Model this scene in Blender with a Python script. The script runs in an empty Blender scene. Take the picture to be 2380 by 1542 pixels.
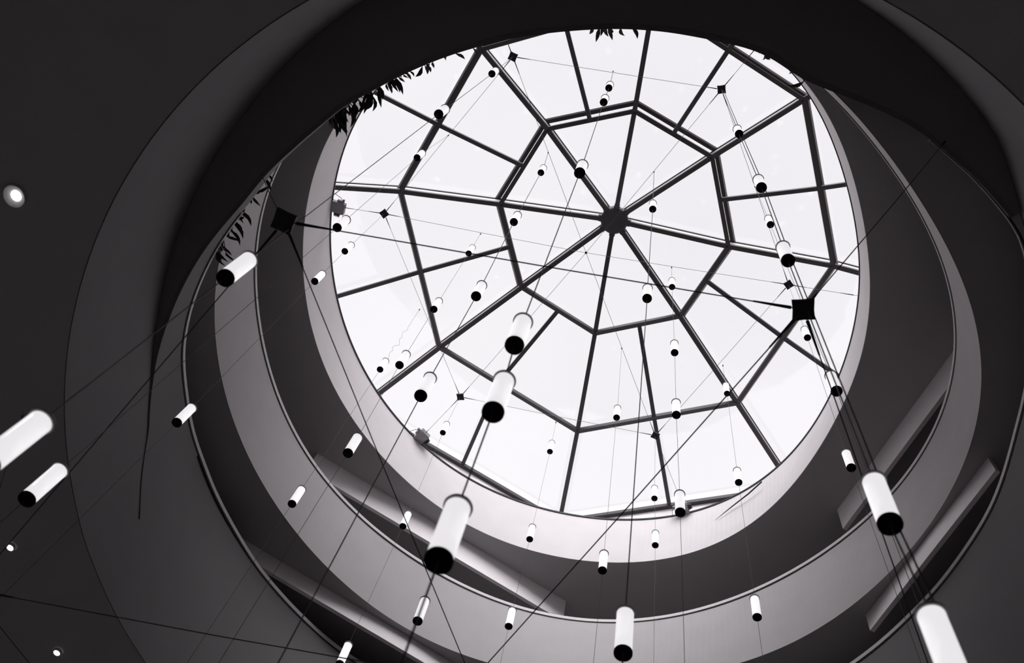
import bpy, bmesh, math, random, json
from mathutils import Vector, Matrix
random.seed(7)
PI = math.pi
sc = bpy.context.scene
COL = sc.collection

# ---------------------------------------------------------------- measurements (metres; atrium axis at x=y=0, lobby floor at z=0)
G = json.loads(r'''{"heights": {"L1": 25.6, "B1": 23.656, "L2": 21.679, "B2": 19.338, "L3": 18.518, "B3": 14.432}, "rings": {"L1": [7.0673, -0.3318, -0.1133, -0.0665, 0.1395, -0.0954, -0.1165, -0.1424, 0.0215, 0.0411, 0.0632, 0.0487, -0.0116, -0.0007, -0.0113], "B1": [7.067, -0.4331, -0.1621, -0.1513, 0.062, -0.1081, -0.1593, -0.0947, 0.0256, 0.0502, 0.0574, 0.0454, -0.0085, -0.001, 0.0021], "L2": [7.5892, -0.1215, 0.0129, 0.1913, 0.1253, 0.0242, -0.068, 0.0222, 0.0863, 0.0775, 0.0373, -0.0008, -0.0271, 0.0017, 0.0023], "B2": [7.5441, -0.132, -0.0716, 0.1202, 0.0816, -0.0087, -0.0024, 0.0041, 0.0838, 0.0645, -0.0123, 0.0261, -0.0209], "L3": [7.9372, -0.0048, 0.4907, 0.2336, -0.191, -0.0019, -0.1165, 0.0387, -0.0473, -0.0336, -0.0791, -0.0121, -0.0096, -0.0305, -0.0061, -0.0304, 0.0307, -0.0127, 0.0032], "B3": [8.5654, 0.1656, 0.0088, -0.1469, -0.0637]}, "lip3": [8.082, 8.058, 8.044, 8.038, 8.037, 8.039, 8.04, 8.038, 8.029, 8.016, 8.001, 7.989, 7.982, 7.978, 7.976, 7.973, 7.968, 7.964, 7.966, 7.974, 7.985, 7.996, 8.007, 8.018, 8.028, 8.037, 8.046, 8.054, 8.063, 8.071, 8.08, 8.089, 8.097, 8.106, 8.114, 8.123, 8.132, 8.14, 8.149, 8.157, 8.166, 8.175, 8.183, 8.192, 8.2, 8.209, 8.218, 8.226, 8.235, 8.243, 8.252, 8.261, 8.269, 8.278, 8.286, 8.295, 8.304, 8.312, 8.321, 8.329, 8.338, 8.347, 8.355, 8.364, 8.373, 8.381, 8.388, 8.39, 8.386, 8.377, 8.368, 8.36, 8.353, 8.346, 8.34, 8.334, 8.327, 8.316, 8.3, 8.285, 8.274, 8.269, 8.266, 8.262, 8.256, 8.249, 8.248, 8.252, 8.255, 8.25, 8.237, 8.223, 8.214, 8.209, 8.2, 8.182, 8.151, 8.112, 8.068, 8.019, 7.967, 7.913, 7.858, 7.802, 7.745, 7.686, 7.627, 7.568, 7.515, 7.475, 7.452, 7.432, 7.406, 7.375, 7.345, 7.319, 7.299, 7.288, 7.282, 7.268, 7.241, 7.215, 7.201, 7.192, 7.183, 7.177, 7.172, 7.169, 7.166, 7.164, 7.166, 7.169, 7.172, 7.176, 7.18, 7.187, 7.197, 7.211, 7.227, 7.245, 7.262, 7.279, 7.296, 7.311, 7.328, 7.35, 7.376, 7.403, 7.417, 7.408, 7.381, 7.366, 7.387, 7.437, 7.502, 7.573, 7.648, 7.726, 7.802, 7.869, 7.924, 7.976, 8.035, 8.097, 8.156, 8.214, 8.272, 8.33, 8.371, 8.379, 8.361, 8.334, 8.306, 8.278, 8.25, 8.221, 8.193, 8.165, 8.137, 8.109], "dome": {"hub": [0.015, 0.0032, 32.695], "inn": [[0.7797, -3.6427, 32.0497], [3.1434, -2.1128, 32.0497], [3.6791, 0.8081, 32.0497], [2.1228, 3.1905, 32.0497], [-0.7264, 3.7779, 32.0497], [-3.1343, 2.0711, 32.0497], [-3.6563, -0.8229, 32.0497], [-1.9722, -3.2069, 32.0497]], "out": [[1.4164, -6.8725, 31.2743], [5.734, -3.8595, 31.2743], [6.8206, 1.2822, 31.2743], [3.9795, 6.03, 31.2743], [-1.4146, 7.1313, 31.2743], [-6.0006, 3.9301, 31.2743], [-6.7394, -1.5502, 31.2743], [-3.7274, -5.8136, 31.2743]], "base": [[2.1196, -10.2845, 30.4148], [8.771, -5.7734, 30.4148], [10.2845, 2.1196, 30.4148], [5.7734, 8.771, 30.4148], [-2.1196, 10.2845, 30.4148], [-8.771, 5.7734, 30.4148], [-10.2845, -2.1196, 30.4148], [-5.7734, -8.771, 30.4148]], "im": [[1.9556, -2.8817, 32.0497], [3.3961, -0.7349, 32.0497], [2.9463, 1.9298, 32.0497], [0.7689, 3.4696, 32.0497], [-1.9381, 2.919, 32.0497], [-3.3955, 0.6233, 32.0497], [-2.7947, -2.0427, 32.0497], [-0.6121, -3.4223, 32.0497]], "om": [[3.548, -5.385, 31.2743], [6.2972, -1.1944, 31.2743], [5.3866, 3.6786, 31.2743], [1.2316, 6.591, 31.2743], [-4.0745, 5.2746, 31.2743], [-6.3704, 1.1866, 31.2743], [-5.2776, -3.6193, 31.2743], [-1.1555, -6.3431, 31.2743]], "bm": [[5.4453, -8.029, 30.4148], [9.5278, -1.8269, 30.4148], [8.029, 5.4453, 30.4148], [1.7163, 9.549, 30.4148], [-5.4177, 8.0477, 30.4148], [-9.5278, 1.8269, 30.4148], [-8.029, -5.4453, 30.4148], [-1.8269, -9.5278, 30.4148]]}, "net_upper": {"topleft": [-1.9352, -6.109, 25.6], "topright": [3.0525, -5.0785, 25.6], "right": [4.7809, -0.1008, 25.6], "bottom": [1.3463, 4.2669, 25.6], "lowleft": [-4.078, 3.0763, 25.6], "left": [-5.6479, -2.2902, 25.6], "centre": [-0.3587, -1.0778, 25.6]}, "net_lower": {"topleft": [-1.9814, -6.1833, 10.3197], "topright": [3.0165, -5.0648, 10.6366], "right": [4.7809, -0.1008, 9.92], "bottom": [1.3463, 4.2669, 9.92], "lowleft": [-4.078, 3.0763, 9.92], "left": [-5.7871, -2.4639, 9.28], "centre": [-0.4394, -1.1013, 9.7706]}, "chains": {"p_topleft": [[-1.9352, -6.109, 25.6], [-1.9265, -6.0956, 22.3981], [-1.9331, -6.1057, 17.1238], [-1.9355, -6.1094, 8.794], [-1.9318, -6.1038, 5.6809]], "p_topright": [[3.0525, -5.0785, 25.6], [3.0545, -5.0793, 19.7822], [3.0699, -5.0854, 15.5537], [3.048, -5.0767, 12.1408], [3.0443, -5.0753, 6.8652], [3.0687, -5.085, 5.485]], "p_right": [[4.7809, -0.1008, 25.6], [4.7715, -0.0974, 22.0086], [4.7227, -0.08, 16.3008]], "p_bottom": [[1.3463, 4.2669, 25.6], [1.3505, 4.267, 22.2974], [1.3867, 4.2679, 20.297]], "p_lowleft": [[-4.078, 3.0763, 25.6], [-4.1113, 3.0595, 23.3936], [-4.0753, 3.0777, 19.0363], [-4.102, 3.0642, 14.6297]], "p_left": [[-5.6479, -2.2902, 25.6], [-5.6568, -2.3008, 22.1861], [-5.6496, -2.2923, 20.0609], [-5.6045, -2.2393, 13.6477]], "s_lefttop": [[-3.7221, -4.2721, 25.6], [-3.7813, -4.3511, 22.4873], [-3.7839, -4.3547, 16.7383], [-3.7887, -4.3613, 8.0915]], "s_top": [[0.4842, -5.6347, 25.6], [0.5241, -5.618, 22.8199], [0.5257, -5.6174, 20.8402], [0.5514, -5.6074, 14.595], [0.5304, -5.6155, 8.458], [0.5491, -5.6082, 7.3071], [0.5459, -5.6095, 5.6114]], "s_right": [[3.8887, -2.6705, 25.6], [3.9137, -2.68, 22.1074], [3.9505, -2.6944, 13.7731]], "s_rightbottom": [[3.1596, 2.1482, 25.6], [3.1674, 2.1471, 23.8441], [3.1492, 2.1496, 19.5396], [3.1447, 2.1502, 15.166]], "s_bottom": [[-1.4087, 3.8654, 25.6], [-1.3937, 3.8692, 23.896], [-1.4095, 3.8652, 19.8215], [-1.439, 3.8577, 16.7957]], "s_leftbottom": [[-4.9804, 0.4297, 25.6], [-4.9768, 0.4324, 21.5748], [-4.968, 0.439, 15.6868]], "d_topleft": [[-1.2024, -3.7314, 25.6], [-1.1383, -3.6932, 23.46], [-1.1526, -3.7015, 19.1675], [-1.1331, -3.6902, 15.0221], [-1.1594, -3.7055, 11.5239]], "d_topright": [[1.4232, -3.1398, 25.6], [1.428, -3.1396, 21.9529], [1.3956, -3.1415, 16.3189], [1.3323, -3.1464, 7.8844]], "d_right": [[1.836, -0.6286, 25.6], [1.8343, -0.6286, 24.0518], [1.8531, -0.6289, 19.9698], [1.8534, -0.629, 17.1474], [1.8708, -0.6293, 13.9642]], "d_left": [[-3.1042, -1.665, 25.6], [-3.0993, -1.6616, 23.8682], [-3.0998, -1.6619, 19.9515], [-3.0948, -1.6584, 17.0748], [-3.0614, -1.6351, 13.8451]], "d_bottom": [[0.4915, 1.627, 25.6], [0.5357, 1.6322, 21.486], [0.5498, 1.6337, 15.6275]], "d_lowleft": [[-2.1443, 0.9339, 25.6], [-2.1158, 0.9455, 13.2458]]}, "diam": 0.1535, "len": 0.528, "beams": {"b1l": [[-7.1732, 4.2508, 22.7922], [-1.5365, 8.2001, 22.7922]], "b1r": [[5.9445, 5.3436, 22.7922], [8.0214, 1.5269, 22.7922]], "b2l": [[-7.4998, 4.0911, 18.8576], [-3.9816, 6.6067, 18.8576]], "b2r": [[5.84, 5.2583, 18.8576], [7.8936, 1.3822, 18.8576]]}, "downlights": [[-7.8397, -5.6214, 14.4316], [-9.6983, 0.606, 14.4316], [-9.4055, 2.8788, 14.4316]], "brackets": [[-7.0934, -2.5703, 25.6], [-5.5498, 4.5281, 25.6], [2.1493, 6.7963, 25.6]], "ties": {"right_up": [6.302, -5.1, 18.4], "left_up": [-5.2349, -5.19, 17.3565]}, "tail": [[2.9479, 6.4246, 24.7203], [3.3977, 6.1341, 24.9514], [3.8583, 5.7524, 25.0349], [4.2092, 5.3982, 25.0863]], "clumps": [[[-5.9205, -4.5943, 18.55, -5.7738, -4.6548, 18.838], [-6.0181, -4.5168, 18.55, -6.0134, -4.2522, 18.838], [-5.704, -4.8802, 18.55, -5.7586, -4.5455, 18.838], [-6.2906, -4.254, 18.55, -6.2815, -3.8703, 18.838], [-6.3437, -4.1186, 18.55, -6.3335, -4.221, 18.838], [-6.4618, -4.0946, 18.55, -6.4449, -3.7339, 18.838], [-6.5054, -4.0131, 18.55, -6.4953, -3.6161, 18.838], [-6.6113, -3.9052, 18.55, -6.584, -3.4815, 18.838], [-6.6946, -3.7681, 18.55, -6.5394, -3.566, 18.838], [-6.7944, -3.5458, 18.55, -6.7913, -3.2797, 18.838], [-6.7583, -3.4317, 18.55, -6.7489, -3.1918, 18.838], [-6.9025, -3.4353, 18.55, -6.8818, -3.1427, 18.838], [-6.9712, -3.3801, 18.55, -6.9571, -3.0571, 18.838]], [[-3.4304, -6.3068, 18.55, -3.6948, -6.0085, 18.838], [-3.4944, -6.2904, 18.55, -3.7323, -5.9155, 18.838], [-3.6049, -6.237, 18.55, -3.8558, -5.9455, 18.838], [-3.6925, -6.202, 18.55, -3.774, -6.0022, 18.838], [-3.7805, -6.1668, 18.55, -3.8848, -5.8557, 18.838], [-3.8741, -6.0922, 18.55, -4.0199, -5.6784, 18.838], [-3.9626, -6.0567, 18.55, -4.1041, -5.5033, 18.838], [-4.0515, -6.0211, 18.55, -4.0394, -5.7712, 18.838], [-4.1169, -6.0043, 18.55, -4.1521, -5.6535, 18.838], [-4.1728, -5.907, 18.55, -4.1164, -5.5697, 18.838], [-4.2415, -5.87, 18.55, -4.3194, -5.5063, 18.838], [-4.3161, -5.7929, 18.55, -4.3126, -5.6606, 18.838]], [[-3.0708, -6.5602, 18.55, -3.0069, -6.2605, 18.838], [-2.9695, -6.5549, 18.55, -2.9552, -6.2224, 18.838], [-3.1409, -6.4866, 18.55, -3.1742, -6.3084, 18.838], [-3.2954, -6.3975, 18.55, -3.3863, -6.01, 18.838], [-2.9066, -6.5709, 18.55, -2.8887, -6.4416, 18.838], [-3.0145, -6.5187, 18.55, -3.0284, -6.3445, 18.838], [-2.7567, -6.6398, 18.55, -2.7753, -6.4769, 18.838], [-2.8215, -6.6049, 18.55, -2.8128, -6.5101, 18.838]], [[-2.4236, -6.7365, 18.55, -2.4688, -6.5565, 18.838], [-2.3408, -6.7605, 18.55, -2.4312, -6.6224, 18.838], [-2.2782, -6.7855, 18.55, -2.3319, -6.6558, 18.838], [-2.4755, -6.7203, 18.55, -2.6935, -6.5273, 18.838], [-2.3817, -6.7532, 18.55, -2.4043, -6.5861, 18.838]], [[-1.8579, -6.9131, 18.55, -1.7634, -6.7789, 18.838], [-2.0309, -6.8664, 18.55, -2.101, -6.7724, 18.838], [-1.5455, -6.9891, 18.55, -1.5739, -6.8828, 18.838]], [[0.5367, -7.1992, 18.55, 0.4457, -7.077, 18.838], [0.6396, -7.1932, 18.55, 0.5516, -6.9399, 18.838], [0.7517, -7.1866, 18.55, 0.7704, -7.016, 18.838], [0.789, -7.1844, 18.55, 0.837, -6.9533, 18.838], [0.7237, -7.1882, 18.55, 0.6853, -7.0944, 18.838], [0.8353, -7.1727, 18.55, 0.7893, -7.07, 18.838]], [[0.9938, -7.1724, 18.55, 1.0499, -7.0146, 18.838], [1.1886, -7.161, 18.55, 1.2605, -6.9512, 18.838]], [[3.3665, -6.6254, 18.55, 3.346, -6.4871, 18.838], [3.3849, -6.6065, 18.55, 3.4797, -6.489, 18.838], [3.3115, -6.6642, 18.55, 3.3029, -6.599, 18.838]], [[3.9939, -6.1321, 18.55, 3.7813, -6.0494, 18.838], [3.8074, -6.314, 18.55, 3.7894, -6.2395, 18.838]]], "cam": {"rot": [[0.987113, 0.01078, 0.159663], [0.069347, -0.927997, -0.366078], [0.144221, 0.372433, -0.916785]], "loc": [1.7164, -8.4773, 1.6], "lens": 33.828}, "pb": [[174.3, 16.086], [-177.4, 16.962], [-170.9, 17.33], [-161.8, 17.526], [-149.7, 17.478], [-141.0, 17.17], [-138.9, 17.958], [-132.5, 18.512]]}''')
H = G['heights']

# ---------------------------------------------------------------- camera
cam = bpy.data.cameras.new('camera'); cam_o = bpy.data.objects.new('camera', cam); COL.objects.link(cam_o)
R = G['cam']['rot']
M = Matrix([R[0] + [0], R[1] + [0], R[2] + [0], [0, 0, 0, 1]])
cam_o.matrix_world = Matrix.Translation(G['cam']['loc']) @ M
cam.sensor_width = 36.0; cam.sensor_fit = 'HORIZONTAL'; cam.lens = G['cam']['lens']
cam.clip_start = .05; cam.clip_end = 400
cam.dof.use_dof = True; cam.dof.focus_distance = 19.0; cam.dof.aperture_fstop = 1.7
sc.camera = cam_o

# ---------------------------------------------------------------- sky and exposure
SKY = 1.06
world = bpy.data.worlds.new('overcast_sky'); sc.world = world; world.use_nodes = True
nt = world.node_tree; nt.nodes.clear()
wo = nt.nodes.new('ShaderNodeOutputWorld'); bg = nt.nodes.new('ShaderNodeBackground')
tc = nt.nodes.new('ShaderNodeTexCoord'); nz = nt.nodes.new('ShaderNodeTexNoise'); rp = nt.nodes.new('ShaderNodeValToRGB')
nz.inputs['Scale'].default_value = 2.2; nz.inputs['Detail'].default_value = 3
rp.color_ramp.elements[0].position = .3; rp.color_ramp.elements[0].color = (.93, .915, .94, 1)
rp.color_ramp.elements[1].position = .7; rp.color_ramp.elements[1].color = (1, .985, 1, 1)
nt.links.new(tc.outputs['Generated'], nz.inputs['Vector']); nt.links.new(nz.outputs['Fac'], rp.inputs['Fac'])
nt.links.new(rp.outputs['Color'], bg.inputs['Color']); nt.links.new(bg.outputs['Background'], wo.inputs['Surface'])
bg.inputs['Strength'].default_value = SKY
sc.view_settings.view_transform = 'Standard'; sc.view_settings.look = 'None'
sc.view_settings.gamma = 1.0; sc.view_settings.use_curve_mapping = False
sc.view_settings.exposure = 0.0
sc.cycles.max_bounces = 16; sc.cycles.diffuse_bounces = 8; sc.cycles.transparent_max_bounces = 16

# hazy sun behind thin overcast
sun = bpy.data.lights.new('hazy_sun', 'SUN'); sun.energy = 8.0; sun.angle = math.radians(52); sun.color = (1, .985, 1)
sun_o = bpy.data.objects.new('hazy_sun', sun); COL.objects.link(sun_o); sun_o.location = (0, -20, 50)
SUN_EL, SUN_DIR = math.radians(33), Vector((-.12, 1, 0)).normalized()
sun_o.rotation_euler = (SUN_DIR * math.cos(SUN_EL) - Vector((0, 0, math.sin(SUN_EL)))).to_track_quat('-Z', 'Y').to_euler()

# ---------------------------------------------------------------- materials
def mat(name, col, rough=.6, metal=0.0, noise=None, emit=None, bump=0.0, spec=.4):
    m = bpy.data.materials.new(name); m.use_nodes = True
    n = m.node_tree; b = n.nodes['Principled BSDF']
    b.inputs['Roughness'].default_value = rough; b.inputs['Metallic'].default_value = metal
    b.inputs['Specular IOR Level'].default_value = spec
    b.inputs['Base Color'].default_value = (*col, 1)
    if noise or bump:
        t = n.nodes.new('ShaderNodeTexCoord'); z = n.nodes.new('ShaderNodeTexNoise')
        z.inputs['Scale'].default_value = noise[0] if noise else 30; z.inputs['Detail'].default_value = 6
        n.links.new(t.outputs['Object'], z.inputs['Vector'])
        if noise:
            r = n.nodes.new('ShaderNodeValToRGB'); k = noise[1]
            r.color_ramp.elements[0].position = .3; r.color_ramp.elements[1].position = .7
            r.color_ramp.elements[0].color = (*[c * (1 - k) for c in col], 1)
            r.color_ramp.elements[1].color = (*[min(1, c * (1 + k)) for c in col], 1)
            n.links.new(z.outputs['Fac'], r.inputs['Fac']); n.links.new(r.outputs['Color'], b.inputs['Base Color'])
        if bump:
            bp = n.nodes.new('ShaderNodeBump'); bp.inputs['Strength'].default_value = bump; bp.inputs['Distance'].default_value = .01
            z2 = n.nodes.new('ShaderNodeTexNoise'); z2.inputs['Scale'].default_value = 90; z2.inputs['Detail'].default_value = 4
            n.links.new(t.outputs['Object'], z2.inputs['Vector'])
            n.links.new(z2.outputs['Fac'], bp.inputs['Height']); n.links.new(bp.outputs['Normal'], b.inputs['Normal'])
    if emit:
        b.inputs['Emission Color'].default_value = (*emit[0], 1); b.inputs['Emission Strength'].default_value = emit[1]
    return m
TINT = lambda v: (min(1, v * 1.03), v * .985, v * 1.0)
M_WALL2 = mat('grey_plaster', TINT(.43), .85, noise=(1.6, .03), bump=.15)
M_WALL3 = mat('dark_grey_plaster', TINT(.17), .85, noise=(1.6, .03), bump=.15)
M_BEAM = mat('white_painted_beam', TINT(.92), .85, noise=(1.6, .02), bump=.1)
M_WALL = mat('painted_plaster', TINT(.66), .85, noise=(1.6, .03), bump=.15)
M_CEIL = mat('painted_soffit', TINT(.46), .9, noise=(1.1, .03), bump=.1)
M_CAP = mat('pale_cap', TINT(.60), .6)
M_LOWCEIL = mat('dark_ceiling', TINT(.66), .9, noise=(1.1, .03))
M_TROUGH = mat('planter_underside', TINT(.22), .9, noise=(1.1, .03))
M_FLOOR = mat('terrazzo_floor', TINT(.55), .5, noise=(14, .12))
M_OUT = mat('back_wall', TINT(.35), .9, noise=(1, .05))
M_FRAME = mat('dark_bronze_frame', (.022, .019, .021), .55)
M_WEB = mat('pale_web', TINT(.36), .6)
M_DARK = mat('dark_metal', (.02, .018, .02), .6)
M_BLACK = mat('matt_black', (.012, .011, .012), .95, spec=.05)
M_TUBE = mat('opal_white_tube', (.88, .865, .88), .25, emit=((1, .98, 1), .8))
M_STEEL = mat('grey_steel', (.30, .285, .295), .55, noise=(9, .1))
M_WIRE = mat('steel_wire', (.10, .095, .10), .5)
M_LEAF = mat('dark_leaf', (.02, .03, .018), .7, noise=(12, .3))
M_SOIL = mat('planting_soil', (.03, .025, .02), 1)
M_LAMP = mat('lit_lamp', (1, 1, 1), .5, emit=((1, .98, .97), 5.0))
M_TRIMRING = mat('lamp_reflector', (.7, .69, .7), .6)
def glass():
    m = bpy.data.materials.new('skylight_glass'); m.use_nodes = True; n = m.node_tree; n.nodes.clear()
    o = n.nodes.new('ShaderNodeOutputMaterial'); t = n.nodes.new('ShaderNodeBsdfTransparent'); g = n.nodes.new('ShaderNodeBsdfGlossy')
    x = n.nodes.new('ShaderNodeMixShader'); x.inputs['Fac'].default_value = .04
    t.inputs['Color'].default_value = (.97, .968, .975, 1); g.inputs['Roughness'].default_value = .05
    n.links.new(t.outputs[0], x.inputs[1]); n.links.new(g.outputs[0], x.inputs[2]); n.links.new(x.outputs[0], o.inputs['Surface'])
    return m
M_GLASS = glass()

# ---------------------------------------------------------------- helpers
def link(name, me, parent=None, loc=None):
    o = bpy.data.objects.new(name, me); COL.objects.link(o)
    if parent: o.parent = parent
    if loc is not None: o.location = loc
    return o
def obj(name, bm, m, parent=None, loc=None, smooth=False):
    me = bpy.data.meshes.new(name)
    bmesh.ops.recalc_face_normals(bm, faces=bm.faces)
    bm.to_mesh(me); bm.free()
    for x in (m if isinstance(m, (list, tuple)) else [m]): me.materials.append(x)
    if smooth: me.polygons.foreach_set('use_smooth', [True] * len(me.polygons))
    return link(name, me, parent, loc)
def empty(name, loc=(0, 0, 0)):
    o = bpy.data.objects.new(name, None); COL.objects.link(o); o.location = loc; o.empty_display_size = .2; return o
def tag(o, label, cat, group=None, kind=None):
    o['label'] = label; o['category'] = cat
    if group: o['group'] = group
    if kind: o['kind'] = kind
    return o
def frame_of(d, up=Vector((0, 0, 1))):
    d = d.normalized(); s = d.cross(up)
    if s.length < 1e-4: s = d.cross(Vector((1, 0, 0)))
    s.normalize(); u = s.cross(d).normalized()
    return d, s, u
def bar(bm, a, b, w, h, up=Vector((0, 0, 1)), mi=0):
    a = Vector(a); b = Vector(b); d, s, u = frame_of(b - a, up)
    v = [bm.verts.new(p + s * (i * w / 2) + u * (j * h / 2)) for p in (a, b) for i, j in ((-1, -1), (1, -1), (1, 1), (-1, 1))]
    for q in ((3, 2, 1, 0), (4, 5, 6, 7), (0, 1, 5, 4), (1, 2, 6, 5), (2, 3, 7, 6), (3, 0, 4, 7)):
        bm.faces.new([v[k] for k in q]).material_index = mi
def box(bm, c, sx, sy, sz, rot=None):
    c = Vector(c); r = rot or Matrix.Identity(3)
    v = [bm.verts.new(c + r @ Vector((i * sx / 2, j * sy / 2, k * sz / 2))) for k in (-1, 1) for i, j in ((-1, -1), (1, -1), (1, 1), (-1, 1))]
    for q in ((3, 2, 1, 0), (4, 5, 6, 7), (0, 1, 5, 4), (1, 2, 6, 5), (2, 3, 7, 6), (3, 0, 4, 7)): bm.faces.new([v[k] for k in q])
def tube(bm, pts, r, n=6):
    pts = [Vector(p) for p in pts]; rings = []
    for i, p in enumerate(pts):
        d = (pts[min(i + 1, len(pts) - 1)] - pts[max(i - 1, 0)]); d, s, u = frame_of(d, Vector((.3, .95, .1)))
        rr = r[i] if isinstance(r, (list, tuple)) else r
        rings.append([bm.verts.new(p + (s * math.cos(2 * PI * k / n) + u * math.sin(2 * PI * k / n)) * rr) for k in range(n)])
    for a, b in zip(rings, rings[1:]):
        for k in range(n): bm.faces.new((a[k], a[(k + 1) % n], b[(k + 1) % n], b[k]))
    bm.faces.new(rings[0][::-1]); bm.faces.new(rings[-1])
def lathe(bm, prof, n=28, c=(0, 0, 0)):
    c = Vector(c); rings = []
    for r, z in prof:
        if r < 1e-5: rings.append([bm.verts.new(c + Vector((0, 0, z)))])
        else: rings.append([bm.verts.new(c + Vector((r * math.cos(2 * PI * k / n), r * math.sin(2 * PI * k / n), z))) for k in range(n)])
    for a, b in zip(rings, rings[1:]):
        for k in range(n):
            A = [a[k % len(a)], a[(k + 1) % n % len(a)]]; B = [b[(k + 1) % n % len(b)], b[k % len(b)]]
            f = []
            for v in A + B:
                if v not in f: f.append(v)
            if len(f) > 2: bm.faces.new(f)
def fourier(c, t):
    s = c[0]
    for k in range(1, (len(c) - 1) // 2 + 1): s += c[2 * k - 1] * math.cos(k * t) + c[2 * k] * math.sin(k * t)
    return s
RC = G['rings']
def rf(n, d=0.0): return lambda t: fourier(RC[n], t) + d
def ring_loft(bm, prof, n=300, t0=0.0, t1=2 * PI):
    """closed profile of (radius function, z or z function) swept round the atrium axis"""
    full = abs(t1 - t0 - 2 * PI) < 1e-6; N = n if full else n + 1
    cols = []
    for i in range(N):
        t = t0 + (t1 - t0) * i / n
        cols.append([bm.verts.new((f(t) * math.cos(t), f(t) * math.sin(t), z(t) if callable(z) else z)) for f, z in prof])
    m = len(prof)
    for i in range(n):
        a, b = cols[i], cols[(i + 1) % N]
        for k in range(m): bm.faces.new((a[k], b[k], b[(k + 1) % m], a[(k + 1) % m]))
    if not full: bm.faces.new(cols[0]); bm.faces.new(cols[-1][::-1])
const = lambda v: (lambda t: v)

# ---------------------------------------------------------------- the atrium shell
def structure(name, bm, m, label, cat, parent=None):
    o = obj(name, bm, m, parent); tag(o, label, cat, kind='structure'); return o
R_OUT = 17.0
# level 1: drum under the skylight
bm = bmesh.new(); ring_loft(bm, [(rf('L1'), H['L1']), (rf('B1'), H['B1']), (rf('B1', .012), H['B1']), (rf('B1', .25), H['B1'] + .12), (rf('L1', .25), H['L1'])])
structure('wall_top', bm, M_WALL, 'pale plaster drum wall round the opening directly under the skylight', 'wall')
bm = bmesh.new(); ring_loft(bm, [(rf('L1', -.025), H['L1'] + .03), (rf('L1', -.025), H['L1'] - .03), (rf('L1', .02), H['L1'] - .03), (rf('L1', .02), H['L1'] + .03)])
structure('trim_1', bm, M_DARK, 'thin dark metal edge trim along the top of the pale drum wall', 'trim')
bm = bmesh.new(); ring_loft(bm, [(rf('L1', .02), H['L1']), (const(R_OUT), H['L1']), (const(R_OUT), H['L1'] + .05), (rf('L1', .02), H['L1'] + .05)])
structure('ceiling_roof', bm, M_WALL, 'roof deck slab around the skylight opening', 'roof')
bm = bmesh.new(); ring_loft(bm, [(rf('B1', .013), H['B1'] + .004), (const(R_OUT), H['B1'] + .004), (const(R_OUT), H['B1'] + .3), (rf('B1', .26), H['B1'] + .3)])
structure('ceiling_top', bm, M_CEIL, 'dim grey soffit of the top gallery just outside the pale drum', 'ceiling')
# galleries: parapet, cap, soffit
for k, nm in (('2', 'middle'), ('3', 'lower')):
    L, B = 'L' + k, 'B' + k
    if k == '2':
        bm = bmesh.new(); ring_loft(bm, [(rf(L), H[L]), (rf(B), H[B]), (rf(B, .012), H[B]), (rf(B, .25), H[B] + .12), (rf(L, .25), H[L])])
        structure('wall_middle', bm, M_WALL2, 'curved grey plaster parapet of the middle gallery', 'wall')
        bm = bmesh.new(); ring_loft(bm, [(rf(L, -.03), H[L] + .05), (rf(L, -.03), H[L] - .05), (rf(L, .28), H[L] - .05), (rf(L, .28), H[L] + .05)])
        structure('trim_2', bm, M_CAP, 'pale narrow cap rail running along the top of the middle parapet', 'trim')
        bm = bmesh.new(); ring_loft(bm, [(rf(L, -.012), H[L] - .05), (rf(L, -.012), H[L] - .08), (rf(L, .02), H[L] - .08), (rf(L, .02), H[L] - .05)])  # shade below the cap overhang, put in as a dark strip
        structure('shadow_strip_1', bm, M_DARK, 'dark strip standing in for the shadow line under the middle parapet cap', 'trim')
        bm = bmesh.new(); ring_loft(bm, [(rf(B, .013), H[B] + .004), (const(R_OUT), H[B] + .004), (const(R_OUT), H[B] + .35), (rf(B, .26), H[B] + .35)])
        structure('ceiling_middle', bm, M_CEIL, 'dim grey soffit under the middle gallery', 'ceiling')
def sstep(a, b, x):
    x = max(0, min(1, (x - a) / (b - a))); return x * x * (3 - 2 * x)
def w_plant(t):
    d = math.degrees(t) % 360
    return sstep(150, 178, d) * (1 - sstep(322, 345, d))
LIP3 = G['lip3']
def r_lip(t):
    x = (math.degrees(t) % 360) / 2; i = int(x); f = x - i; n = len(LIP3)
    a, b, c, d = (LIP3[(i + k) % n] for k in (-1, 0, 1, 2))
    return b + .5 * f * (c - a + f * (2 * a - 5 * b + 4 * c - d + f * (3 * (b - c) + d - a)))
def r_wall(t):
    l = r_lip(t); w = w_plant(t); b = max(fourier(RC['B3'], t), l + .02 * w); return l + (b - l) * w
bm = bmesh.new()
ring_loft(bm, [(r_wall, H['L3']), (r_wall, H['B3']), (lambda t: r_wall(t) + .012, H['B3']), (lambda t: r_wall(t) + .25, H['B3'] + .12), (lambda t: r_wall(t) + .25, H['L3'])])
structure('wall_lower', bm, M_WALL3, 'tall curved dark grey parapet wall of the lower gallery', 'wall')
A0, A1 = math.radians(320), math.radians(214 + 360)
bm = bmesh.new(); ring_loft(bm, [(lambda t: r_lip(t) - .03, H['L3'] + .05), (lambda t: r_lip(t) - .03, H['L3'] - .05), (lambda t: r_lip(t) + .28, H['L3'] - .05), (lambda t: r_lip(t) + .28, H['L3'] + .05)], 300, A0, A1)
structure('trim_4', bm, M_CAP, 'pale narrow cap rail along the top of the lower gallery parapet', 'trim')
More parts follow.
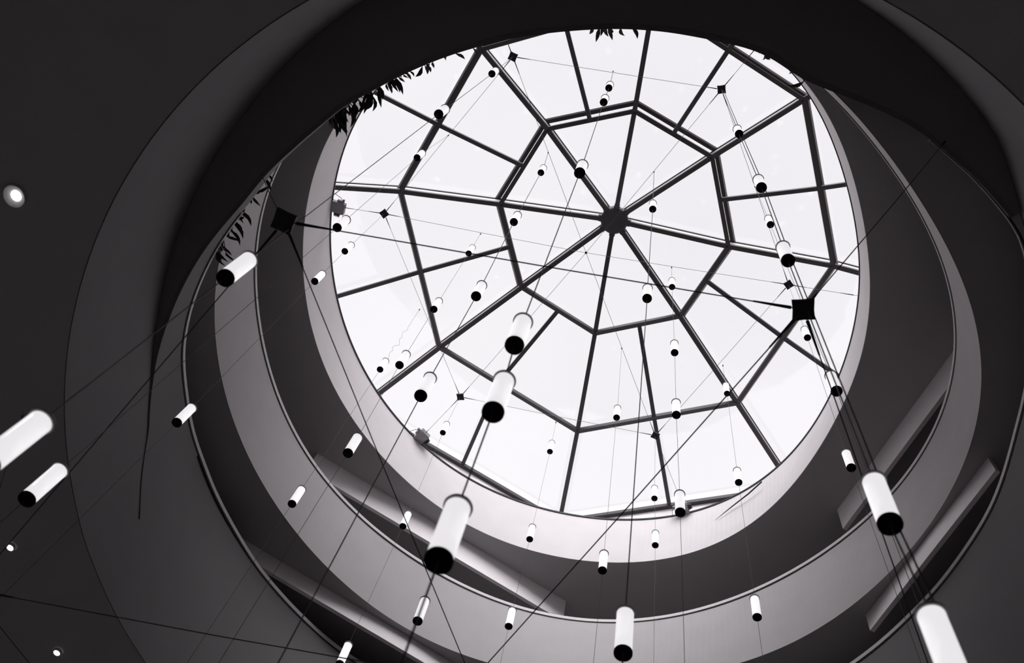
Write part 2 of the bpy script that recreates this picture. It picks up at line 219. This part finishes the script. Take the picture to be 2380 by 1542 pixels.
bm = bmesh.new(); ring_loft(bm, [(lambda t: r_lip(t) - .012, H['L3'] - .05), (lambda t: r_lip(t) - .012, H['L3'] - .08), (lambda t: r_lip(t) + .02, H['L3'] - .08), (lambda t: r_lip(t) + .02, H['L3'] - .05)], 300, A0, A1)  # dark strip drawn as the lower cap's shadow line
structure('shadow_strip_2', bm, M_DARK, 'dark strip standing in for the shadow line under the lower parapet cap', 'trim')
bm = bmesh.new(); ring_loft(bm, [(lambda t: r_wall(t) + .013, H['B3'] + .004), (const(R_OUT), H['B3'] + .004), (const(R_OUT), H['B3'] + .35), (lambda t: r_wall(t) + .26, H['B3'] + .35)])
structure('ceiling_lobby', bm, M_LOWCEIL, 'dark lobby ceiling with recessed downlights around the atrium well', 'ceiling')
# outer walls, lobby floor
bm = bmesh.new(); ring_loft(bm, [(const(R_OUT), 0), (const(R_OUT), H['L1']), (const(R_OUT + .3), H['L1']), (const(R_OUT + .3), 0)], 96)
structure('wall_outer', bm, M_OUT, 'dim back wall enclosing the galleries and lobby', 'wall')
bm = bmesh.new(); ring_loft(bm, [(const(.01), 0), (const(R_OUT), 0), (const(R_OUT), -.3), (const(.01), -.3)], 96)
structure('floor', bm, M_FLOOR, 'pale terrazzo lobby floor below the atrium well', 'floor')
# downstand beams over the gallery openings
BM = G['beams']
def beam(name, key, ztop, e0, e1, label, t=.10):
    a, b = Vector(BM[key][0]), Vector(BM[key][1]); d = (b - a); d.z = 0; d.normalize()
    a = a - d * e0; b = b + d * e1
    n = Vector((-d.y, d.x, 0)); mid = (a + b) / 2
    if n.dot(Vector((mid.x, mid.y, 0))) < 0: n = -n
    zb = a.z; hh = ztop - zb
    c = (a + b) / 2 + n * t / 2; c.z = zb + hh / 2
    bmx = bmesh.new(); rot = Matrix((d, n, Vector((0, 0, 1)))).transposed()
    box(bmx, c, (b - a).length, t, hh, rot)
    structure(name, bmx, M_BEAM, label, 'beam')
beam('beam', 'b1l', H['B1'] + .02, .7, .45, 'straight pale downstand beam under the top soffit, at seven o\'clock')
beam('beam', 'b1r', H['B1'] + .02, 0, 1.6, 'straight pale downstand beam under the top soffit, at four o\'clock')
beam('beam', 'b2l', H['B2'] + .02, .7, 3.5, 'straight pale downstand beam under the middle soffit, at seven o\'clock')
beam('beam', 'b2r', H['B2'] + .02, 0, 0, 'straight pale downstand beam under the middle soffit, at four o\'clock')

# ---------------------------------------------------------------- skylight
DM = G['dome']; V = lambda k: [Vector(p) for p in DM[k]]
hub = Vector(DM['hub']); inn, outr, base, im, om, bmid = V('inn'), V('out'), V('base'), V('im'), V('om'), V('bm')
sky = empty('window_1', (0, 0, H['L1'])); tag(sky, 'octagonal glass skylight with dark frame filling the top of the atrium', 'skylight', kind='structure')
def part(name, bm, m, parent, **k):   # geometry given in world space
    o = obj(name, bm, m, parent, **k)
    p = parent; off = Vector((0, 0, 0))
    while p is not None: off += p.location; p = p.parent
    o.location = -off; return o
UPV = .52                                  # depth of the skylight beams
def up_out(p, up, outw):
    h = Vector((p.x, p.y, 0)); h.normalize() if h.length > 1e-3 else None
    return p + Vector((0, 0, up)) + h * outw
def rib(pts):
    bm = bmesh.new()
    for a, b in zip(pts, pts[1:]): bar(bm, a, b, .15, .13)
    r = part('rib', bm, M_FRAME, sky)
    bm = bmesh.new()
    for a, b in zip(pts, pts[1:]): bar(bm, a + Vector((0, 0, UPV * .5)), b + Vector((0, 0, UPV * .5)), .045, UPV - .14)
    sub(bm, 'web', M_WEB, r)
    bm = bmesh.new()
    for a, b in zip(pts, pts[1:]): bar(bm, a + Vector((0, 0, UPV)), b + Vector((0, 0, UPV)), .10, .07)
    sub(bm, 'glazing_cap', M_FRAME, r)
def sub(bm, name, m, r):
    o = obj(name, bm, m, r); return o
for k in range(8):
    d = (inn[k] - hub); d.z = 0; d.normalize()
    rib([hub + d * .35 + Vector((0, 0, (inn[k].z - hub.z) * .1)), inn[k], outr[k], base[k]])
def ring_beam(a, b, outw, deep=True, w=.14, UPV=.5):
    bm = bmesh.new(); bar(bm, a, b, w, .13)
    r = part('ring_beam', bm, M_FRAME, sky)
    if deep:
        a2, b2 = up_out(a, UPV, outw), up_out(b, UPV, outw)
        bm = bmesh.new(); bar(bm, a2, b2, .12, .09); sub(bm, 'glazing_cap', M_FRAME, r)
        bm = bmesh.new(); bar(bm, up_out(a, UPV + .02, outw + .09), up_out(b, UPV + .02, outw + .09), .06, .10); sub(bm, 'flashing', M_WEB, r)

for k in range(8):
    j = (k + 1) % 8
    ring_beam(inn[k], inn[j], .16)
    ring_beam(outr[k], outr[j], .08, True, .13, .24)
    bm = bmesh.new(); bar(bm, base[k], base[j], .16, .16); part('ring_beam', bm, M_FRAME, sky)
    for a, b in ((im[k], om[k]), (om[k], bmid[k])):
        bm = bmesh.new(); bar(bm, a, b, .13, .12); part('glazing_bar', bm, M_FRAME, sky)
# hub: dark drum with eight bolted lugs
bm = bmesh.new(); lathe(bm, [(0, -.16), (.40, -.16), (.45, -.12), (.46, -.05), (.46, .12), (.30, .14), (.30, UPV + .02), (0, UPV + .02)], 16, hub)
hubo = part('hub', bm, M_DARK, sky)
for k in range(8):
    d = inn[k] - hub; d.z = 0; d.normalize()
    bm = bmesh.new(); bar(bm, hub + d * .36 + Vector((0, 0, -.02)), hub + d * .53 + Vector((0, 0, -.05)), .19, .19); sub(bm, 'lug', M_DARK, hubo)
# glass panes, each its own sheet between the caps
def pane(pts):
    c = sum(pts, Vector()) / len(pts)
    pts = [Vector((0, 0, UPV + .02)) + p + (c - p).normalized() * .004 for p in pts]
    bm = bmesh.new(); lo = [bm.verts.new(p) for p in pts]; bm.faces.new(lo)
    r = bmesh.ops.extrude_face_region(bm, geom=bm.faces[:])
    for v in r['geom']:
        if isinstance(v, bmesh.types.BMVert): v.co.z += .02
    part('glass_pane', bm, M_GLASS, sky)
for k in range(8):
    j = (k + 1) % 8
    pane([hub, inn[k], im[k], inn[j]])
    pane([inn[k], outr[k], om[k], im[k]]); pane([im[k], om[k], outr[j], inn[j]])
    pane([outr[k], base[k], bmid[k], om[k]]); pane([om[k], bmid[k], base[j], outr[j]])
# kerb walls from the roof deck up to the skylight
bm = bmesh.new(); pts = []
for k in range(8): pts += [base[k], bmid[k]]
lo = H['L1'] + .05; vi = []
for off in (.06, .4):
    for z in (lo, base[0].z + .1):
        vi.append([bm.verts.new(Vector((p.x, p.y, z)) + Vector((p.x, p.y, 0)).normalized() * off) for p in pts])
n = len(pts)
for k in range(n):
    j = (k + 1) % n
    bm.faces.new((vi[0][k], vi[0][j], vi[1][j], vi[1][k])); bm.faces.new((vi[2][k], vi[3][k], vi[3][j], vi[2][j]))
    bm.faces.new((vi[1][k], vi[1][j], vi[3][j], vi[3][k])); bm.faces.new((vi[0][k], vi[2][k], vi[2][j], vi[0][j]))
structure('wall_skylight', bm, M_WALL, 'bright octagonal kerb wall carrying the skylight frame', 'wall')

# ---------------------------------------------------------------- planter on the lower gallery
PBT = [(150, 14.45), (160, 14.7), (167, 15.3), (174.2, 16.1), (182.6, 16.95), (189.3, 17.29), (198, 17.54), (209, 17.72), (219, 17.98), (228, 18.22), (240, 18.26), (345, 18.26)]
def z_face(t):
    d = math.degrees(t) % 360
    for (a, za), (b, zb) in zip(PBT, PBT[1:]):
        if a <= d <= b: return za + (zb - za) * (d - a) / (b - a)
    return PBT[-1][1]
P0, P1 = math.radians(173), math.radians(333)
pl = empty('planter', (-4.6, -5.6, 18.2)); tag(pl, 'dark crescent planter trough projecting from the lower parapet, with leaves over its edge', 'planter')
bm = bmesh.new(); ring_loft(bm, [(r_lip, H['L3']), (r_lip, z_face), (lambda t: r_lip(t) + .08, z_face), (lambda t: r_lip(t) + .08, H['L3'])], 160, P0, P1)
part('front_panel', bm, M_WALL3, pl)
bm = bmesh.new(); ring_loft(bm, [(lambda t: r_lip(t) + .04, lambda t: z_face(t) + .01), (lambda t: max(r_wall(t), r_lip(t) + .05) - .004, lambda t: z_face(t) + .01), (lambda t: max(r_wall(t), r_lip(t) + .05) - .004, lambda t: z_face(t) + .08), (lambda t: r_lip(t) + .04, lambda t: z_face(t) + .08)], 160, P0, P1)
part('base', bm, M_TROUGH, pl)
bm = bmesh.new(); ring_loft(bm, [(lambda t: r_lip(t) + .06, H['L3'] - .12), (lambda t: max(r_wall(t), r_lip(t) + .07), H['L3'] - .12), (lambda t: max(r_wall(t), r_lip(t) + .07), H['L3'] - .04), (lambda t: r_lip(t) + .06, H['L3'] - .04)], 160, P0, P1)
part('soil', bm, M_SOIL, pl)

# ---------------------------------------------------------------- leaves growing over the planter edge
def leaf_mesh(a, b, w, sag, side):
    a = Vector(a); b = Vector(b); d = b - a; L = d.length
    s = d.cross(Vector((0, 0, 1))).normalized(); bm = bmesh.new(); rows = []
    prof = [(0, .25), (.15, .6), (.35, 1), (.6, .85), (.82, .45), (1, .03)]
    for t, k in prof:
        c = a + d * t + Vector((0, 0, sag * L * math.sin(PI * t))) + s * (side * L * math.sin(PI * t))
        h = w * k / 2
        rows.append([bm.verts.new(c - s * h + Vector((0, 0, .18 * h))), bm.verts.new(c - Vector((0, 0, .12 * h))), bm.verts.new(c + s * h + Vector((0, 0, .18 * h)))])
    for r0, r1 in zip(rows, rows[1:]):
        bm.faces.new((r0[0], r0[1], r1[1], r1[0])); bm.faces.new((r0[1], r0[2], r1[2], r1[1]))
    r = bmesh.ops.solidify(bm, geom=bm.faces[:], thickness=.008)
    return bm
CL = [('dense dark fern clump over the planter edge near the ten o\'clock end', 'fern'),
      ('bushy dark fern clump spilling over the planter edge beside the pale drum at ten o\'clock', 'fern'),
      ('spiky dark leaf clump against the sky where the planter meets the skylight edge', 'plant'),
      ('small spiky leaf tuft on the planter edge between ten and eleven o\'clock', 'plant'),
      ('few sparse leaf blades on the planter edge just before eleven o\'clock', 'plant'),
      ('tuft of thin pointed leaves hanging over the planter edge at twelve o\'clock', 'plant'),
      ('pair of long pointed leaves hanging beside the twelve o\'clock glazing rib', 'plant'),
      ('tiny leaf sprig on the planter edge near one o\'clock', 'plant'),
      ('single lying leaf poking past the planter edge at two o\'clock', 'plant')]
for (lab, cat), leaves in zip(CL, G['clumps']):
    c = sum((Vector(l[:3]) for l in leaves), Vector()) / len(leaves)
    e = empty('fern' if cat == 'fern' else 'potted_plant', c); tag(e, lab, cat, 'plants in the crescent planter')
    more = []
    if len(leaves) > 5:
        for l in leaves * 2:
            j = Vector((random.uniform(-.09, .09), random.uniform(-.09, .09), random.uniform(-.03, .05))); o = Vector((l[0], l[1], 0)).normalized() * .06
            k = random.uniform(.55, .85); a = Vector(l[:3]); b = Vector(l[3:])
            more.append(list(a + j + o) + list(a + j + o + (b - a) * k + j * .6))
    leaves = leaves + more
    bm = bmesh.new()
    for l in leaves:
        a = Vector(l[:3]); o = Vector((a.x, a.y, 0)).normalized()
        tube(bm, [c + o * .30 + Vector((0, 0, -.1)), (c + a) / 2 + o * .2 + Vector((0, 0, .06)), a], [.012, .01, .008], 5)
    part('stem', bm, M_LEAF, e)
    for l in leaves:
        L = (Vector(l[3:]) - Vector(l[:3])).length
        part('leaf', leaf_mesh(l[:3], l[3:], min(.085, .15 * L + .014), random.uniform(-.05, .1), random.uniform(-.12, .12)), M_LEAF, e)

# ---------------------------------------------------------------- cable nets
def hexnet(name, tab, label, size, rc, sleeve, ties):
    P = {k: Vector(v) for k, v in tab.items()}; c = P['centre']; order = ['topleft', 'topright', 'right', 'bottom', 'lowleft', 'left']
    e = empty(name, c); tag(e, label, 'cable net')
    for k in order:
        p = P[k]; r = (p - c); r.z = 0; r.normalize(); tn = Vector((-r.y, r.x, 0)); bm = bmesh.new()
        pts = []
        for i in range(4):
            d = (r, tn, -r, -tn)[i]; d2 = (tn, -r, -tn, r)[i]
            pts += [p + d * size, p + (d + d2) * size * .47]
        lo = [bm.verts.new(q + Vector((0, 0, -.02))) for q in pts]; hi = [bm.verts.new(q + Vector((0, 0, .02))) for q in pts]
        bm.faces.new(lo[::-1]); bm.faces.new(hi)
        for i in range(8): bm.faces.new((lo[i], lo[(i + 1) % 8], hi[(i + 1) % 8], hi[i]))
        part('diamond_plate', bm, M_DARK, e)
    def cable(a, b, sl=(True, True), end=None):
        d = (b - a).normalized(); L = (b - a).length
        bm = bmesh.new(); tube(bm, [a, a.lerp(b, .5) + Vector((0, 0, -.004 * L)), b], rc, 6); cb = part('cable', bm, M_WIRE, e)
        for on, q, dd in ((sl[0], a, d), (sl[1], b, -d)):
            if on:
                bm = bmesh.new(); tube(bm, [q + dd * size * .8, q + dd * (size + sleeve)], [rc * 2.6, rc * 1.4], 6); sub(bm, 'end_sleeve', M_DARK, cb)
    for i, k in enumerate(order):
        cable(P[k], P[order[(i + 1) % 6]]); cable(P[k], c, (True, False))
    for k, q in ties.items(): cable(P[k], Vector(q), (True, True))
    bm = bmesh.new(); lathe(bm, [(0, -.03), (.03, -.02), (.035, .02), (0, .03)], 10, c); part('ring_clamp', bm, M_DARK, e)
    return P
def ext(tab, k, R):
    v = Vector(tab[k]); h = Vector((v.x, v.y, 0)); return h
U = G['net_upper']; BK = [Vector(b) for b in G['brackets']]
def outward(tab, k, R, dz=0):
    c = Vector(tab['centre']); v = Vector(tab[k]); d = v - c; d.z = 0; d.normalize()
    t = 0
    while (v + d * t).xy.length < R(math.atan2((v + d * t).y, (v + d * t).x)) - .03 and t < 8: t += .02
    q = v + d * t; q.z += dz; return q
tu = {'left': BK[0] + Vector((.2, .05, 0)), 'lowleft': BK[1] + Vector((.15, -.1, 0)), 'bottom': BK[2] + Vector((-.03, -.2, 0))}
for k in ('topleft', 'topright', 'right'): tu[k] = outward(U, k, rf('L1'), -.02)
hexnet('cable_net', U, 'upper hexagonal net of thin cables with six small diamond plates below the skylight', .14, .005, .3, tu)
W = G['net_lower']; tl = {'topleft': G['ties']['left_up'], 'topright': G['ties']['right_up']}
for k in ('right', 'bottom', 'lowleft', 'left'): tl[k] = outward(W, k, r_lip, 3.5)
hexnet('cable_net', W, 'lower hexagonal net of dark cables with large square tie plates, nearer the floor', .15, .0065, .34, tl)

# ---------------------------------------------------------------- pendants on their suspension wires
D, LN = G['diam'], G['len']; RR = D / 2
pm = {}
def pendant_meshes():
    bm = bmesh.new(); lathe(bm, [(RR * .955, .02), (RR * .955, LN - .02), (RR * .9, LN - .02), (RR * .9, .02)] + [(RR * .955, .02)], 32); return bm
def make_pendant():
    e = empty('pendant_light')
    o = obj('tube', pendant_meshes(), M_TUBE, e, smooth=False); o.data.polygons.foreach_set('use_smooth', [True] * len(o.data.polygons))
    bm = bmesh.new(); lathe(bm, [(0, .014), (RR * .86, .012), (RR * .93, .002), (RR * .99, 0), (RR * 1.01, .006), (RR * 1.01, .03), (RR * .9, .034), (0, .034)], 32); obj('bottom_baffle', bm, M_BLACK, e)
    bm = bmesh.new(); lathe(bm, [(RR * .6, LN - .022), (RR * 1.10, LN - .018), (RR * 1.12, LN - .004), (RR * 1.06, LN + .006), (.02, LN + .02), (0, LN + .02)], 32); obj('top_cap', bm, M_STEEL, e)
    bm = bmesh.new(); lathe(bm, [(0, LN + .01), (.018, LN + .01), (.016, LN + .07), (.008, LN + .09), (0, LN + .09)], 10); obj('cable_grip', bm, M_DARK, e)
    return e
WHERE = {'p_topleft': "below the eleven o'clock net plate", 'p_topright': "below the one o'clock net plate", 'p_right': "below the three o'clock net plate",
         'p_bottom': "below the five o'clock net plate", 'p_lowleft': "below the seven o'clock net plate", 'p_left': "below the nine o'clock net plate",
         's_lefttop': "from the ten o'clock net edge", 's_top': "from the twelve o'clock net edge", 's_right': "from the two o'clock net edge",
         's_rightbottom': "from the four o'clock net edge", 's_bottom': "from the six o'clock net edge", 's_leftbottom': "from the eight o'clock net edge",
         'd_topleft': "from the eleven o'clock net spoke", 'd_topright': "from the one o'clock net spoke", 'd_right': "from the three o'clock net spoke",
         'd_left': "from the nine o'clock net spoke", 'd_bottom': "from the five o'clock net spoke", 'd_lowleft': "from the seven o'clock net spoke"}
ORD = ['topmost', 'second', 'third', 'fourth', 'fifth', 'sixth']
THICK = {'p_topright': .006, 'd_topright': .0065, 's_top': .006, 'd_topleft': .006, 'p_topleft': .005}
proto = make_pendant(); first = True
for n, pts in G['chains'].items():
    anchor = Vector(pts[0]); cyl = [Vector(p) for p in pts[1:]]
    for i, p in enumerate(cyl):
        if first: r = proto; first = False
        else:
            r = proto.copy(); COL.objects.link(r)
            for ch in proto.children:
                c = ch.copy(); c.parent = r; COL.objects.link(c)
        r.location = p; r.rotation_euler = (0, 0, random.uniform(0, 6.28))
        q = ORD[i] if len(cyl) > 1 else 'only visible one'
        if i == len(cyl) - 1 and len(cyl) > 2: q = 'lowest'
        tag(r, 'white tube pendant, %s on the wire %s' % (q, WHERE[n]), 'pendant light', 'white tube pendants hung from the cable nets')
    line = [anchor + Vector((0, 0, .01))]
    for p in cyl: line += [p + Vector((0, 0, LN + .05)), p + Vector((0, 0, .12)), p + Vector((0, 0, -.02))]
    last = cyl[-1]; line.append(Vector((last.x, last.y, min(last.z - .6, 4.2))))
    if n == 's_leftbottom':
        a, b = line[0], line[1]; extra = []
        for k in range(1, 24):
            t = k / 24; s = (math.sin(t * 21) * .5 + math.sin(t * 47) * .5) * .06 * sstep(.15, .7, t) * (1 - sstep(.9, 1, t))
            extra.append(a.lerp(b, t) + Vector((s, .7 * s, 0)))
        line = [a] + extra + line[1:]
    e = empty('suspension_wire', anchor); tag(e, 'thin dark vertical wire %s, threading its white tubes' % WHERE[n], 'wire', 'vertical wires carrying the tube pendants')
    bm = bmesh.new(); tube(bm, line, THICK.get(n, .0034), 6); part('strand', bm, M_WIRE, e)
    bm = bmesh.new(); lathe(bm, [(0, -.05), (.014, -.04), (.018, 0), (.014, .03), (0, .035)], 10, anchor); part('knot_clamp', bm, M_DARK, e)
    if n in ('p_topright',):
        bm = bmesh.new(); tube(bm, [q + Vector((.045, .02, 0)) for q in line[:1]] + [q + Vector((.05, .015, 0)) for q in line[1:]], .006, 6); part('power_cord', bm, M_DARK, e)

# ---------------------------------------------------------------- junction boxes on the drum edge
BL = ['grey junction box with terminal teeth clamped to the drum edge at nine o\'clock', 'grey junction box with toothed terminal on the drum edge at seven o\'clock', 'grey junction box on the drum edge behind a tube at five o\'clock']
for p, lab in zip(BK, BL):
    t = math.atan2(p.y, p.x); rad = Vector((math.cos(t), math.sin(t), 0)); tn = Vector((-rad.y, rad.x, 0)); up = Vector((0, 0, 1))
    rot = Matrix((rad, tn, up)).transposed(); R0 = fourier(RC['L1'], t)
    b = rad * (R0 - .03) + Vector((0, 0, H['L1']))
    e = empty('junction_box', b); tag(e, lab, 'junction box', 'junction boxes on the drum edge')
    bm = bmesh.new(); box(bm, b + rad * -.14 + up * .02, .40, .30, .16, rot); ho = part('housing', bm, M_STEEL, e)
    bm = bmesh.new(); box(bm, b + rad * -.16 - tn * .18 + up * .02, .16, .07, .10, rot); sub(bm, 'terminal_block', M_DARK, ho)
    for k in range(4):
        bm = bmesh.new(); box(bm, b + rad * (-.22 + .04 * k) - tn * .235 + up * .02, .018, .05, .07, rot); sub(bm, 'terminal', M_DARK, ho)
    bm = bmesh.new(); box(bm, b + rad * -.2 + tn * .18 + up * .0, .18, .08, .08, rot); box(bm, b + rad * -.27 + tn * .23, .05, .06, .06, rot); sub(bm, 'clamp', M_STEEL, ho)
    bm = bmesh.new(); tube(bm, [b + rad * -.30, b + rad * -.36 + tn * .1, b + rad * -.2 + tn * .3 + up * -.06, b + rad * .0 + tn * .36 + up * -.03], .008); part('cable', bm, M_WIRE, e)
# loose trim strip on the drum
bm = bmesh.new(); tube(bm, [Vector(q) * 1.0 - Vector((q[0], q[1], 0)).normalized() * .01 for q in G['tail']], [.004, .016, .02, .02], 6)
tag(obj('loose_cable', bm, M_DARK), 'thin dark loose cable lying on the pale drum wall near five o\'clock', 'cable')

# ---------------------------------------------------------------- downlights in the lobby ceiling
DL = [('bright downlight with a glowing reflector ring, alone on the dark lobby ceiling', .085, .17, 9),
      ('small round downlight, upper of the two plain ones on the dark lobby ceiling', .055, .064, 5),
      ('small round downlight, lower of the two plain ones on the dark lobby ceiling', .055, .064, 5)]
for p, (lab, r, r2, e_) in zip(G['downlights'], DL):
    p = Vector(p); e = empty('downlight', p); tag(e, lab, 'downlight', 'recessed downlights in the lobby ceiling')
    bm = bmesh.new(); lathe(bm, [(0, -.012), (r * .9, -.012), (r, -.004), (r, .0), (0, .0)], 24, p); part('lens', bm, M_LAMP, e)
    bm = bmesh.new(); lathe(bm, [(r, -.005), (r2, -.06), (r2 + .015, -.06), (r2 + .015, .0), (r, .0), (r, -.005)], 24, p); part('trim_ring', bm, M_TRIMRING, e)
    l = bpy.data.lights.new('downlight_beam', 'SPOT'); l.energy = 60; l.spot_size = 1.6; l.spot_blend = .5; l.shadow_soft_size = r
    lo = bpy.data.objects.new('downlight_beam', l); COL.objects.link(lo); lo.parent = e; lo.location = (0, 0, -.05)
